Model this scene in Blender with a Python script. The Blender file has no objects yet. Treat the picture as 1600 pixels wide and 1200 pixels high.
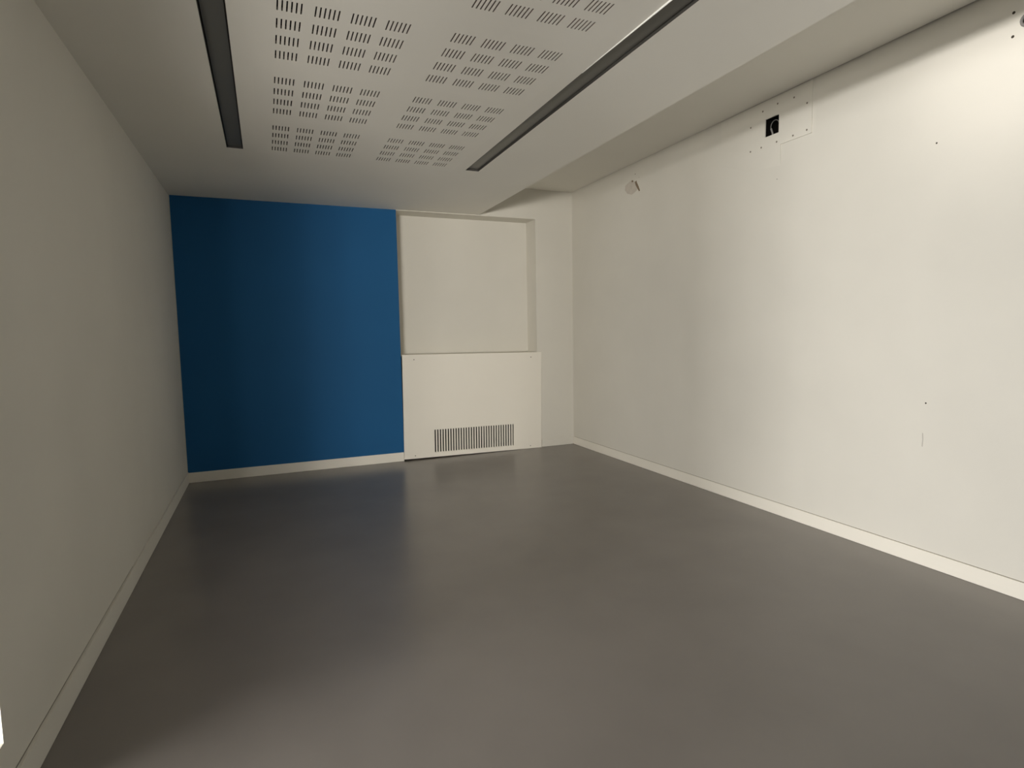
import bpy, bmesh, math, random
from mathutils import Vector, Matrix

# ------------------------------------------------------------------ camera
S = bpy.context.scene
COL = S.collection
CAM = (0.69908, -5.79433, 1.28729)
YAW, PITCH, ROLL, FPX = 0.397839, -0.089310, -0.017485, 907.763
_cy, _sy, _cp, _sp = math.cos(YAW), math.sin(YAW), math.cos(PITCH), math.sin(PITCH)
_fw = Vector((_sy * _cp, _cy * _cp, _sp)); _rt = Vector((_cy, -_sy, 0)); _up = _rt.cross(_fw)
_c, _s = math.cos(ROLL), math.sin(ROLL)
_r2 = _c * _rt + _s * _up; _u2 = -_s * _rt + _c * _up
cd = bpy.data.cameras.new('camera'); cam = bpy.data.objects.new('camera', cd); COL.objects.link(cam)
cd.sensor_width = 36.0; cd.lens = FPX * 36.0 / 1600.0; cd.clip_start = 0.02
cam.matrix_world = Matrix(((_r2.x, _u2.x, -_fw.x, CAM[0]), (_r2.y, _u2.y, -_fw.y, CAM[1]),
                           (_r2.z, _u2.z, -_fw.z, CAM[2]), (0, 0, 0, 1)))
S.camera = cam

# ------------------------------------------------------------------ world, daylight, exposure
wd = bpy.data.worlds.new('overcast_sky'); S.world = wd; wd.use_nodes = True
bg = wd.node_tree.nodes['Background']
bg.inputs['Color'].default_value = (0.95, 0.98, 1.0, 1); bg.inputs['Strength'].default_value = 0.15

def area(name, loc, target, sx, sy, power, colour):
    l = bpy.data.lights.new(name, 'AREA'); l.shape = 'RECTANGLE'; l.size = sx; l.size_y = sy
    l.energy = power; l.color = colour
    o = bpy.data.objects.new(name, l); COL.objects.link(o); o.location = loc
    o.rotation_euler = (Vector(target) - Vector(loc)).to_track_quat('-Z', 'Y').to_euler()
    return o
# bright low daylight across the yard, entering through the window in the left wall
for lx, ly, lz, lw, lp, lc in ((-6.0, -6.0, 1.35, 1.5, 395, (1.0, 0.985, 0.965)), (-6.0, -4.8, 1.35, 1.2, 120, (1.0, 0.985, 0.965)),
                               (-5.5, -9.0, 1.35, 1.5, 215, (1.0, 0.965, 0.915)), (-2.6, -9.2, 0.95, 2.6, 515, (1.0, 0.955, 0.89)),
                               (-1.35, -11.0, 1.2, 2.7, 640, (1.0, 0.955, 0.89))):
    area('yard_daylight', (lx, ly, lz), (1.0, -4.0, 1.5), lw, 0.6, lp, lc)
area('added_floor_light', (-4.0, -5.0, 7.0), (1.0, -4.2, 0.0), 3.0, 3.0, 390, (1.0, 0.975, 0.94))  # added area lamp, brightens the middle of the floor
# added spot without a known source, brightens the top of the right wall
gl = bpy.data.lights.new('added_wall_spot', 'SPOT'); gl.energy = 1950; gl.color = (1.0, 0.94, 0.88); gl.spot_size = math.radians(8.5); gl.spot_blend = 1.0; gl.shadow_soft_size = 0.28
go = bpy.data.objects.new('added_wall_spot', gl); COL.objects.link(go); go.location = (-6.0, -6.2, 1.33)
go.rotation_euler = (Vector((3.89, -4.25, 2.64)) - go.location).to_track_quat('-Z', 'Y').to_euler()

S.view_settings.view_transform = 'Standard'; S.view_settings.look = 'None'
S.view_settings.gamma = 1.0; S.view_settings.use_curve_mapping = False
S.view_settings.exposure = 0.10

# ------------------------------------------------------------------ dimensions (metres)
W, H, HU = 3.89, 2.5, 2.81          # room width, dropped ceiling, upper ceiling strip
XE = 2.792                          # edge of the dropped ceiling
YF = -7.2                           # wall behind the camera
BX = 1.932                          # right edge of the blue pier
NX, NZ, ND = 3.4386, 2.494, 0.24    # niche right edge, top, depth
WY0, WY1, WZ0, WZ1 = -6.90, -3.902, 0.21, 2.19   # window in the left wall

# ------------------------------------------------------------------ helpers
def nodes(name):
    m = bpy.data.materials.new(name); m.use_nodes = True
    nt = m.node_tree; b = nt.nodes['Principled BSDF']
    return m, nt, b
def paint(name, col, rough=0.6, spec=0.3, bump=0.12, scale=260.0, vary=0.03, vscale=1.4, metal=0.0):
    m, nt, b = nodes(name)
    b.inputs['Roughness'].default_value = rough; b.inputs['Specular IOR Level'].default_value = spec
    b.inputs['Metallic'].default_value = metal
    tc = nt.nodes.new('ShaderNodeTexCoord')
    n1 = nt.nodes.new('ShaderNodeTexNoise'); n1.inputs['Scale'].default_value = vscale; n1.inputs['Detail'].default_value = 4
    nt.links.new(tc.outputs['Object'], n1.inputs['Vector'])
    mr = nt.nodes.new('ShaderNodeMapRange'); mr.inputs[1].default_value = 0.3; mr.inputs[2].default_value = 0.7
    mr.inputs[3].default_value = 1 - vary; mr.inputs[4].default_value = 1 + vary
    nt.links.new(n1.outputs['Fac'], mr.inputs[0])
    mx = nt.nodes.new('ShaderNodeMix'); mx.data_type = 'RGBA'; mx.blend_type = 'MULTIPLY'; mx.inputs[0].default_value = 1
    mx.inputs[6].default_value = (*col, 1); nt.links.new(mr.outputs[0], mx.inputs[7])
    nt.links.new(mx.outputs[2], b.inputs['Base Color'])
    if bump:
        n2 = nt.nodes.new('ShaderNodeTexNoise'); n2.inputs['Scale'].default_value = scale; n2.inputs['Detail'].default_value = 2
        nt.links.new(tc.outputs['Object'], n2.inputs['Vector'])
        bp = nt.nodes.new('ShaderNodeBump'); bp.inputs['Strength'].default_value = bump; bp.inputs['Distance'].default_value = 0.002
        nt.links.new(n2.outputs['Fac'], bp.inputs['Height']); nt.links.new(bp.outputs[0], b.inputs['Normal'])
    return m

M = {}
M['wall'] = paint('white_wall_paint', (0.738, 0.712, 0.640), 0.7, 0.2, 0.10, 220)
M['ceil'] = paint('white_ceiling_paint', (0.87, 0.845, 0.775), 0.8, 0.15, 0.08, 300, 0.015)
M['blue'] = paint('blue_wall_paint', (0.014, 0.112, 0.278), 0.6, 0.2, 0.15, 240, 0.03)
M['board'] = paint('white_lacquered_board', (0.90, 0.86, 0.765), 0.5, 0.35, 0.03, 120, 0.015)
M['skirt'] = paint('white_skirting_gloss', (0.90, 0.86, 0.765), 0.4, 0.4, 0.03, 90, 0.02)
M['floor'] = paint('grey_linoleum', (0.207, 0.188, 0.170), 0.27, 0.5, 0.05, 180, 0.05, 2.2)
M['black'] = paint('black_acoustic_felt', (0.012, 0.011, 0.010), 0.95, 0.05, 0, vary=0.1)
M['cavity'] = paint('cavity_shade_black', (0.010, 0.009, 0.008), 0.95, 0.05, 0, vary=0.1)  # near-black colour stands in for the shade inside holes and gaps
M['dark'] = paint('dark_hole_mark', (0.05, 0.042, 0.032), 0.9, 0.1, 0, vary=0.1)
M['housing'] = paint('light_housing_enamel', (0.06, 0.057, 0.05), 0.5, 0.3, 0, vary=0.02)
M['diffuser'] = paint('grey_diffuser', (0.155, 0.15, 0.133), 0.4, 0.4, 0.02, 60, 0.03)
M['trim'] = paint('white_trim_enamel', (0.92, 0.91, 0.86), 0.35, 0.4, 0, vary=0.01)
M['screw'] = paint('zinc_screw', (0.22, 0.19, 0.15), 0.5, 0.5, 0, vary=0.05, metal=0.4)
M['conduit'] = paint('grey_plastic_conduit', (0.30, 0.29, 0.27), 0.45, 0.4, 0, vary=0.05)
M['filler'] = paint('beige_filler', (0.62, 0.57, 0.50), 0.85, 0.1, 0.3, 90, 0.06, 18)
M['gouge'] = paint('brown_torn_plaster', (0.26, 0.20, 0.14), 0.9, 0.1, 0.3, 120, 0.1, 30)
M['scuff'] = paint('grey_scuff', (0.50, 0.47, 0.43), 0.8, 0.1, 0, vary=0.1)
M['slotwall'] = paint('bare_gypsum_slot_edge', (0.30, 0.27, 0.23), 0.9, 0.1, 0, vary=0.05)
M['outlet'] = paint('grey_outlet_plastic', (0.22, 0.21, 0.20), 0.5, 0.4, 0, vary=0.05)
M['joint'] = paint('grey_dusty_joint', (0.30, 0.27, 0.23), 0.9, 0.1, 0, vary=0.1)
M['wframe'] = paint('white_window_frame', (0.82, 0.79, 0.73), 0.4, 0.4, 0, vary=0.01)
def glass():
    m, nt, b = nodes('window_glass')
    nt.nodes.remove(b); out = nt.nodes['Material Output']
    t = nt.nodes.new('ShaderNodeBsdfTransparent'); g = nt.nodes.new('ShaderNodeBsdfGlossy'); g.inputs['Roughness'].default_value = 0.02
    x = nt.nodes.new('ShaderNodeMixShader'); x.inputs[0].default_value = 0.06
    nt.links.new(t.outputs[0], x.inputs[1]); nt.links.new(g.outputs[0], x.inputs[2]); nt.links.new(x.outputs[0], out.inputs['Surface'])
    return m
M['glass'] = glass()

class MB:
    def __init__(self): self.v = []; self.f = []
    def quad(self, *p):
        n = len(self.v); self.v += [tuple(q) for q in p]; self.f.append(tuple(range(n, n + len(p)))); return self
    def box(self, a, b):
        (x0, y0, z0), (x1, y1, z1) = a, b
        n = len(self.v)
        self.v += [(x0, y0, z0), (x1, y0, z0), (x1, y1, z0), (x0, y1, z0), (x0, y0, z1), (x1, y0, z1), (x1, y1, z1), (x0, y1, z1)]
        for f in ((0, 3, 2, 1), (4, 5, 6, 7), (0, 1, 5, 4), (1, 2, 6, 5), (2, 3, 7, 6), (3, 0, 4, 7)):
            self.f.append(tuple(n + i for i in f))
        return self
    def slab(self, us, vs, holes, w0, w1, axes):
        """solid slab spanned by cut lines us x vs between depths w0 and w1 with rectangular holes; axes = order of (u,v,w) in xyz"""
        def P(u, v, w):
            q = [0, 0, 0]; q[axes[0]] = u; q[axes[1]] = v; q[axes[2]] = w; return tuple(q)
        us = sorted(set(round(u, 5) for u in us)); vs = sorted(set(round(v, 5) for v in vs))
        def solid(i, j):
            if i < 0 or j < 0 or i >= len(us) - 1 or j >= len(vs) - 1: return False
            u = (us[i] + us[i + 1]) / 2; v = (vs[j] + vs[j + 1]) / 2
            return not any(a < u < b and c < v < d for a, b, c, d in holes)
        for i in range(len(us) - 1):
            for j in range(len(vs) - 1):
                if not solid(i, j): continue
                a, b, c, d = us[i], us[i + 1], vs[j], vs[j + 1]
                self.quad(P(a, c, w0), P(b, c, w0), P(b, d, w0), P(a, d, w0))
                self.quad(P(a, c, w1), P(a, d, w1), P(b, d, w1), P(b, c, w1))
                if not solid(i - 1, j): self.quad(P(a, c, w0), P(a, d, w0), P(a, d, w1), P(a, c, w1))
                if not solid(i + 1, j): self.quad(P(b, c, w0), P(b, c, w1), P(b, d, w1), P(b, d, w0))
                if not solid(i, j - 1): self.quad(P(a, c, w0), P(a, c, w1), P(b, c, w1), P(b, c, w0))
                if not solid(i, j + 1): self.quad(P(a, d, w0), P(b, d, w0), P(b, d, w1), P(a, d, w1))
        return self
    def mesh(self, name, mat, bevel=0.0, smooth=False, side=None):
        me = bpy.data.meshes.new(name); me.from_pydata(self.v, [], self.f)
        bm = bmesh.new(); bm.from_mesh(me)
        bmesh.ops.remove_doubles(bm, verts=bm.verts, dist=1e-6)
        bmesh.ops.recalc_face_normals(bm, faces=bm.faces)
        if side:
            me.materials.append(M[mat]); me.materials.append(M[side])
            for f in bm.faces:
                if abs(f.normal.z) < 0.5 and all(1e-4 < v.co.x < PWX - 1e-4 and 1e-4 < v.co.y < PWY - 1e-4 for v in f.verts): f.material_index = 1
        if bevel: bmesh.ops.bevel(bm, geom=bm.edges[:], offset=bevel, segments=2, affect='EDGES', clamp_overlap=True)
        if smooth:
            for f in bm.faces: f.smooth = True
        bm.to_mesh(me); bm.free()
        if not side: me.materials.append(M[mat])
        return me
    def build(self, name, mat, parent=None, bevel=0.0, smooth=False):
        o = bpy.data.objects.new(name, self.mesh(name, mat, bevel, smooth)); COL.objects.link(o)
        if parent: o.parent = parent
        return o
def tag(o, label=None, cat=None, group=None, kind=None):
    if label: o['label'] = label
    if cat: o['category'] = cat
    if group: o['group'] = group
    if kind: o['kind'] = kind
    return o
def empty(name, loc=(0, 0, 0)):
    o = bpy.data.objects.new(name, None); COL.objects.link(o); o.location = loc; o.empty_display_size = 0.1; return o
def put(name, mesh, loc, parent, rot=None):
    o = bpy.data.objects.new(name, mesh); COL.objects.link(o); o.location = loc
    if rot: o.rotation_euler = rot
    if parent: o.parent = parent
    return o

# ------------------------------------------------------------------ floor and walls
T = 0.30
tag(MB().box((-0.02, YF, -0.12), (W + 0.02, ND + 0.05, 0.0)).build('floor', 'floor'), 'smooth dark grey linoleum floor of the empty room', 'floor', kind='structure')

wl = MB().slab([YF, WY0, WY1, ND], [0, WZ0, WZ1, 3.0], [(WY0, WY1, WZ0, WZ1)], -T, -0.006, (1, 2, 0)).build('wall_left', 'wall')
tag(wl, 'shaded off-white left wall running beside the blue wall', 'wall', kind='structure')

HY0, HY1, HZ0, HZ1 = -2.834, -2.719, 2.569, 2.685
wr = MB().slab([YF, HY0 - .012, HY1 + .012, ND], [0, HZ0 - .012, HZ1 + .012, 3.0], [(HY0 - .012, HY1 + .012, HZ0 - .012, HZ1 + .012)], W, W + T, (1, 2, 0)).build('wall_right', 'wall')
tag(wr, 'long bright off-white right wall with screw holes and a patched opening', 'wall', kind='structure')
MB().box((W + 0.12, HY0 - .02, HZ0 - .02), (W + 0.13, HY1 + .02, HZ1 + .02)).build('cavity_back', 'cavity', wr)
cv = MB()
for a, b in (((W + .0005, HY0 - .012, HZ0 - .012), (W + .12, HY0 - .011, HZ1 + .012)), ((W + .0005, HY1 + .011, HZ0 - .012), (W + .12, HY1 + .012, HZ1 + .012)),
             ((W + .0005, HY0 - .012, HZ0 - .012), (W + .12, HY1 + .012, HZ0 - .011)), ((W + .0005, HY0 - .012, HZ1 + .011), (W + .12, HY1 + .012, HZ1 + .012))):
    cv.box(a, b)
cv.build('cavity_shade_lining', 'cavity', wr)  # sides coloured near-black in place of the shade in the hole

wb = MB().slab([-T, BX, NX, W + T], [0, NZ, 3.0], [(BX, NX, 0, NZ)], 0.0, ND, (0, 2, 1)).box((-T, ND, 0), (W + T, ND + 0.1, 3.0)).build('wall_back', 'wall')
tag(wb, 'white end wall with a recessed niche beside the blue face', 'wall', kind='structure')
bf = MB().box((0.0, -0.002, 0.0895), (BX, 0.0, H - 0.001)).build('blue_painted_face', 'blue', wb)
tag(bf, 'deep blue painted face')
tag(MB().box((-T, YF - 0.2, 0), (W + T, YF, 3.0)).build('wall_front', 'blue'), 'blue painted wall behind the camera', 'wall', kind='structure')

# ------------------------------------------------------------------ skirting boards
def skirting(name, pts, label, mat='skirt'):
    b = MB()
    for a, c in pts: b.box(a, c)
    return tag(b.build(name, mat, bevel=0.0015), label, 'baseboard', kind='structure')
skirting('baseboard_left', [((-0.0055, YF + .01, 0.001), (0.006, -0.009, 0.098))], 'low white skirting board along the shaded left wall', 'wall')
skirting('baseboard_right', [((W - 0.009, YF + .01, 0.001), (W - 0.0005, -0.009, 0.084))], 'low white skirting board along the bright right wall')
skirting('baseboard_back', [((0.0065, -0.011, 0.001), (BX - 0.003, -0.0005, 0.0905))], 'white skirting board under the blue wall')
skirting('trim_1', [((NX + 0.045, -0.009, 0.001), (W - 0.0095, -0.0005, 0.084))], 'short white skirting piece between radiator cover and right corner', 'wall')

for nm, a_, c_ in (('baseboard_left', (-0.0058, -4.4, 0.0985), (-0.0050, -2.3, 0.0998)), ('baseboard_right', (W - 0.0012, YF + .02, 0.0843), (W - 0.0002, -0.012, 0.0865))):
    MB().box(a_, c_).build('joint_line', 'joint', bpy.data.objects[nm])
# ------------------------------------------------------------------ ceiling: dropped part, perforated boards, upper strip
PX0, PY1, PWX, PWY, NROW = 0.7065, -1.480, 0.673, 0.684, 6
PX1, PY0 = PX0 + 2 * PWX, PY1 - NROW * PWY
S1, S2, S3, S4, SY, SYN = 0.5275, 0.6239, 2.1381, 2.2413, -1.541, -5.60
TH = 0.0125
ce = MB().slab([-0.02, S1, S2, PX0, PX1, S3, S4, XE], [YF, SYN, PY0, SY, PY1, ND], [(PX0, PX1, PY0, PY1), (S1, S2, SYN, SY), (S3, S4, SYN, SY)], H, H + TH, (0, 1, 2))
ce.box((XE - TH, YF, H + TH), (XE, ND, HU))
ceil = tag(ce.build('ceiling', 'ceil'), 'dropped white plaster ceiling with perforated middle field', 'ceiling', kind='structure')
# upper strip: its joint to the right wall opens towards the window end
us = MB()
gy = [ND, -0.4, -1.6, -2.7, -3.3, -4.0, -5.0, YF]; gw = [0.0005, 0.001, 0.003, 0.006, 0.011, 0.018, 0.020, 0.020]
for (a, ga), (b, gb) in zip(zip(gy, gw), list(zip(gy, gw))[1:]):
    us.quad((XE - TH, a, HU), (XE - TH, b, HU), (W - gb, b, HU), (W - ga, a, HU))
    us.quad((W - ga, a, HU), (W - gb, b, HU), (W - gb, b, HU + .03), (W - ga, a, HU + .03))
us.build('upper_ceiling_strip', 'ceil', ceil)
MB().box((XE - TH, YF, HU + .03), (W + .1, ND, HU + .04)).build('joint_backing', 'cavity', ceil)
# one perforated board: 4 x 4 groups of 6 slots, a felt behind
SW, SL = 0.0056, 0.0765
hx = []; hy = []
for g in range(4):
    for k in range(6):
        c = 0.0925 + 0.1345 * g + 0.0168 * k; hx.append((c - SW / 2, c + SW / 2))
for r in range(4):
    y = 0.100 + 0.1362 * r; hy.append((y, y + SL))
hl = [(a, b, c, d) for a, b in hx for c, d in hy]
pm = MB()
ux = [0, PWX] + [q for h in hx for q in h]; uy = [0, PWY] + [q for h in hy for q in h]
pm.slab(ux, uy, hl, 0, TH, (0, 1, 2))
pmesh = pm.mesh('perforated_board', 'ceil', side='slotwall')
fmesh = MB().box((0.01, 0.01, TH + .0005), (PWX - .01, PWY - .01, TH + .004)).mesh('felt_backing', 'black')
for i in range(2):
    for j in range(NROW):
        p = put('perforated_board', pmesh, (PX0 + i * PWX, PY1 - (j + 1) * PWY, H), ceil)
        put('felt_backing', fmesh, (0, 0, 0), p)

# ------------------------------------------------------------------ recessed linear lights
def linear_light(x0, x1, label, sag):
    root = empty('recessed_light', ((x0 + x1) / 2, SY, H)); w = (x1 - x0) / 2
    D = 0.062; L = SYN - SY
    h = MB()
    h.box((-w, L, D), (w, 0, D + .003)); h.box((-w, L, .0), (-w + .0025, 0, D)); h.box((w - .0025, L, .0), (w, 0, D))
    h.box((-w, -.0025, 0), (w, 0, D)); h.box((-w, L, 0), (w, L + .0025, D))
    h.build('housing', 'housing', root)
    MB().box((-w + .0065, L + .006, .012), (w - .0065, -.006, .018)).build('diffuser', 'diffuser', root)
    if sag:
        # loose edge strip, hanging lower and lower towards the window end
        ys = [-1.75, -2.05, -2.4, -3.0, L]; zs = [-.0005, -.0035, -.0075, -.013, -.016]
        t = MB()
        for a, b, za, zb in zip(ys, ys[1:], zs, zs[1:]):
            x_0, x_1 = -w - .001, -w + .0018
            t.quad((x_0, a, .002), (x_0, b, .002), (x_0, b, zb), (x_0, a, za)); t.quad((x_1, a, .002), (x_1, a, za), (x_1, b, zb), (x_1, b, .002))
            t.quad((x_0, a, za), (x_0, b, zb), (x_1, b, zb), (x_1, a, za))
        tag(t.build('edge_strip', 'trim', root), 'white metal edge strip hanging loose')
    return tag(root, label, 'light', 'recessed linear lights in the dropped ceiling')
linear_light(S1, S2, 'long dark recessed linear light near the left wall', False)
linear_light(S3, S4, 'long dark recessed linear light near the ceiling step on the right', True)

# ------------------------------------------------------------------ window in the left wall (daylight source, beside the camera)
wn = empty('window_1', (-T + 0.05, (WY0 + WY1) / 2, WZ0)); tag(wn, 'tall white-framed window in the left wall beside the camera', 'window', kind='structure')
hwy, hz = (WY1 - WY0) / 2, WZ1 - WZ0
f = MB().slab([-hwy, -hwy + .05, -.03, .03, hwy - .05, hwy], [0, .05, hz - .05, hz], [(-hwy + .05, -.03, .05, hz - .05), (.03, hwy - .05, .05, hz - .05)], -.03, .03, (1, 2, 0))
f.build('window_frame', 'wframe', wn, bevel=0.003)
for a, b in ((-hwy + .05, -.03), (.03, hwy - .05)):
    MB().box((-.004, a, .05), (.004, b, hz - .05)).build('pane', 'glass', wn)

# ------------------------------------------------------------------ radiator cover in the niche
rc = empty('radiator_cover', (BX - .001, -0.0005, 0.016)); rc.rotation_euler = (0, math.radians(0.62), 0)
PW, PH, PT = 1.543, 1.062, 0.016
gx0, gx1, gz0, gz1 = 0.318, 1.206, 0.049, 0.284
b = MB().slab([0, gx0, gx1, PW], [0, gz0, gz1, PH], [(gx0, gx1, gz0, gz1)], -PT, 0, (0, 2, 1)).build('front_board', 'board', rc, bevel=0.0012)
NS = 32; pit = (gx1 - gx0) / (NS - 0.5); sw = pit * 0.5
sl = MB().box((0, -PT, gz0 - .001), (pit - sw, -PT + .010, gz1 + .001)).mesh('slat', 'board')
for k in range(NS - 1): put('slat', sl, (gx0 + sw + k * pit, 0, 0), rc)
MB().box((0.001, 0.002, PH - .020), (NX - BX - .012, ND - .004, PH - .002)).build('top_shelf', 'board', rc)
MB().box((gx0 - .05, 0.03, gz0 - .03), (gx1 + .05, 0.034, gz1 + .05)).build('grille_shade_sheet', 'cavity', rc)  # near-black sheet standing for the shade in the recess behind the grille
def disc(r, d, n=12):
    m = MB(); ring = [(r * math.cos(2 * math.pi * i / n), r * math.sin(2 * math.pi * i / n)) for i in range(n)]
    m.quad(*[(x, y, d) for x, y in ring])
    for i in range(n):
        a, c = ring[i], ring[(i + 1) % n]; m.quad((a[0], a[1], 0), (c[0], c[1], 0), (c[0], c[1], d), (a[0], a[1], d))
    return m
scm = disc(0.0055, 0.0015).mesh('screw', 'screw')
for x, z in ((.118, 1.012), (1.415, 1.010), (.112, .030), (1.405, .028)):
    put('screw', scm, (x, -PT, z), rc, (math.pi / 2, 0, 0))
tag(rc, 'white radiator cover board with vertical slotted grille below the niche', 'radiator cover')

# ------------------------------------------------------------------ right wall: patched opening, holes and marks
TOX = (0, -math.pi / 2, 0)          # local +z -> world -x (out of the right wall)
ap = empty('access_panel', (W - 0.0005, -2.83, 2.49))
y0, y1, z0, z1 = -3.086 + 2.83, -2.56 + 2.83, 2.488 - 2.49, HU - .004 - 2.49
h0, h1, k0, k1 = HY0 + 2.83, HY1 + 2.83, HZ0 - 2.49, HZ1 - 2.49
PTH = .0075
MB().slab([y0, h0, h1, y1], [z0, k0, k1, z1], [(h0, h1, k0, k1)], -PTH, 0, (1, 2, 0)).build('board', 'wall', ap)
fe = MB(); fy = -2.848 + 2.83; zl = 2.385 - 2.49; yl = -2.30 + 2.83
fe.quad((-PTH, fy, z0), (-PTH, y1, z0), (-.0002, y1, zl), (-.0016, fy, zl)); fe.quad((-PTH, fy, z0), (-.0016, fy, zl), (0, fy, zl), (0, fy, z0))
fe.quad((-PTH, y1, z0), (-PTH, y1, z1), (-.0002, yl, z1), (-.0002, yl, z0)); fe.quad((-PTH, y1, z0), (-.0002, yl, z0), (-.0002, y1, zl))
fe.quad((-.0016, fy, zl), (-.0002, y1, zl), (0, fy, zl - .03)); fe.quad((-.0016, fy, zl), (0, fy, zl - .03), (0, fy, zl))
fe.build('filler_feather', 'wall', ap)
shm = disc(0.0060, 0.0008).mesh('screw', 'screw')
for y, z in ((-2.821, 2.755), (-2.951, 2.747), (-3.05, 2.678), (-2.697, 2.747), (-2.592, 2.673), (-3.053, 2.515), (-2.949, 2.512), (-2.819, 2.512), (-2.689, 2.512), (-2.593, 2.511)):
    put('screw', shm, (-PTH, y + 2.83, z - 2.49), ap, TOX)
tag(ap, 'white patch board with a square black hole and screws high on the right wall', 'panel')
# flexible conduit end inside the hole
def tube(path, r, n=10):
    m = MB(); rings = []
    for i, p in enumerate(path):
        p = Vector(p); t = (Vector(path[min(i + 1, len(path) - 1)]) - Vector(path[max(i - 1, 0)])).normalized()
        a = t.orthogonal().normalized() if i == 0 else (rings_a - t * rings_a.dot(t)).normalized()
        rings_a = a; bb = t.cross(a)
        rings.append([p + r * (math.cos(2 * math.pi * k / n) * a + math.sin(2 * math.pi * k / n) * bb) for k in range(n)])
    for q, w in zip(rings, rings[1:]):
        for k in range(n): m.quad(q[k], q[(k + 1) % n], w[(k + 1) % n], w[k])
    return m
cn = empty('cable_loop', (W + .015, -2.781, 2.631))
arc = [(0, .034 * math.cos(a), .036 * math.sin(a)) for a in [math.radians(d) for d in range(165, -46, -15)]]
tube(arc, 0.0028).build('loop', 'outlet', cn, smooth=True)
tube([(0, .032, -.010), (0, .024, -.030), (-.002, .013, -.056)], 0.0058).build('cable_end', 'conduit', cn, smooth=True)
tag(cn, 'grey curled cable end inside the square hole of the patch board', 'cable')

hm = disc(0.0065, 0.0006, 10).mesh('screw_hole', 'dark'); hs = disc(0.0045, 0.0006, 10).mesh('screw_hole', 'dark'); ht = disc(0.0028, 0.0006, 8).mesh('screw_hole', 'dark')
for y, z, m_ in ((-4.137, 2.686, hm), (-4.138, 2.582, hm), (-3.829, 2.206, hs), (-3.835, .875, hs), (-2.822, 2.271, ht), (-1.201, 2.708, hs), (-1.261, 2.665, ht)):
    put('screw_hole', m_, (W, y, z), wr, TOX)
rnd = random.Random(4)
def blob(name, mat, poly, t):
    m = MB(); n = len(poly)
    cy_, cz_ = sum(p[0] for p in poly) / n, sum(p[1] for p in poly) / n
    for i in range(n):
        a, c = poly[i], poly[(i + 1) % n]
        ai, ci = [((p[0] - cy_) * .7 + cy_, (p[1] - cz_) * .7 + cz_) for p in (a, c)]
        m.quad((W, a[0], a[1]), (W, c[0], c[1]), (W - t, ci[0], ci[1]), (W - t, ai[0], ai[1]))
        m.quad((W - t, ai[0], ai[1]), (W - t, ci[0], ci[1]), (W - t * 1.05, cy_, cz_))
    return m.build(name, mat, wr, smooth=True)
blob('filler_patch', 'filler', [(-1.045, 2.640), (-1.035, 2.600), (-1.075, 2.560), (-1.150, 2.535), (-1.200, 2.548), (-1.235, 2.560), (-1.230, 2.600), (-1.195, 2.640), (-1.150, 2.668), (-1.090, 2.655)], .0015)
blob('torn_plaster', 'gouge', [(-1.195, 2.640), (-1.205, 2.610), (-1.235, 2.570), (-1.262, 2.540), (-1.276, 2.545), (-1.256, 2.585), (-1.230, 2.625), (-1.222, 2.645)], .0022)
blob('torn_plaster', 'gouge', [(-1.140, 2.655), (-1.155, 2.640), (-1.172, 2.645), (-1.170, 2.660), (-1.150, 2.665)], .0016)
blob('scuff_mark', 'scuff', [(-3.823, .716), (-3.8285, .712), (-3.831, .680), (-3.829, .640), (-3.824, .642), (-3.8255, .680)], .0008)
# old cable outlet at the right edge of the view
oc = empty('cable_outlet', (W, -4.192, 2.632))
rg = MB(); n = 18
for i in range(n):
    a, c = 2 * math.pi * i / n, 2 * math.pi * (i + 1) / n
    P = lambda r, t, x: (x, r * math.cos(t), r * math.sin(t))
    rg.quad(P(.030, a, 0), P(.030, c, 0), P(.027, c, -.007), P(.027, a, -.007)); rg.quad(P(.027, a, -.007), P(.027, c, -.007), P(.019, c, -.006), P(.019, a, -.006))
    rg.quad(P(.019, a, -.006), P(.019, c, -.006), P(.017, c, -.001), P(.017, a, -.001))
rg.build('rim', 'outlet', oc, smooth=False)
put('opening', disc(.0175, .001, 18).mesh('opening', 'cavity'), (0, 0, 0), oc, TOX)
tag(oc, 'small round grey cable outlet between two screw holes high on the right wall', 'outlet')
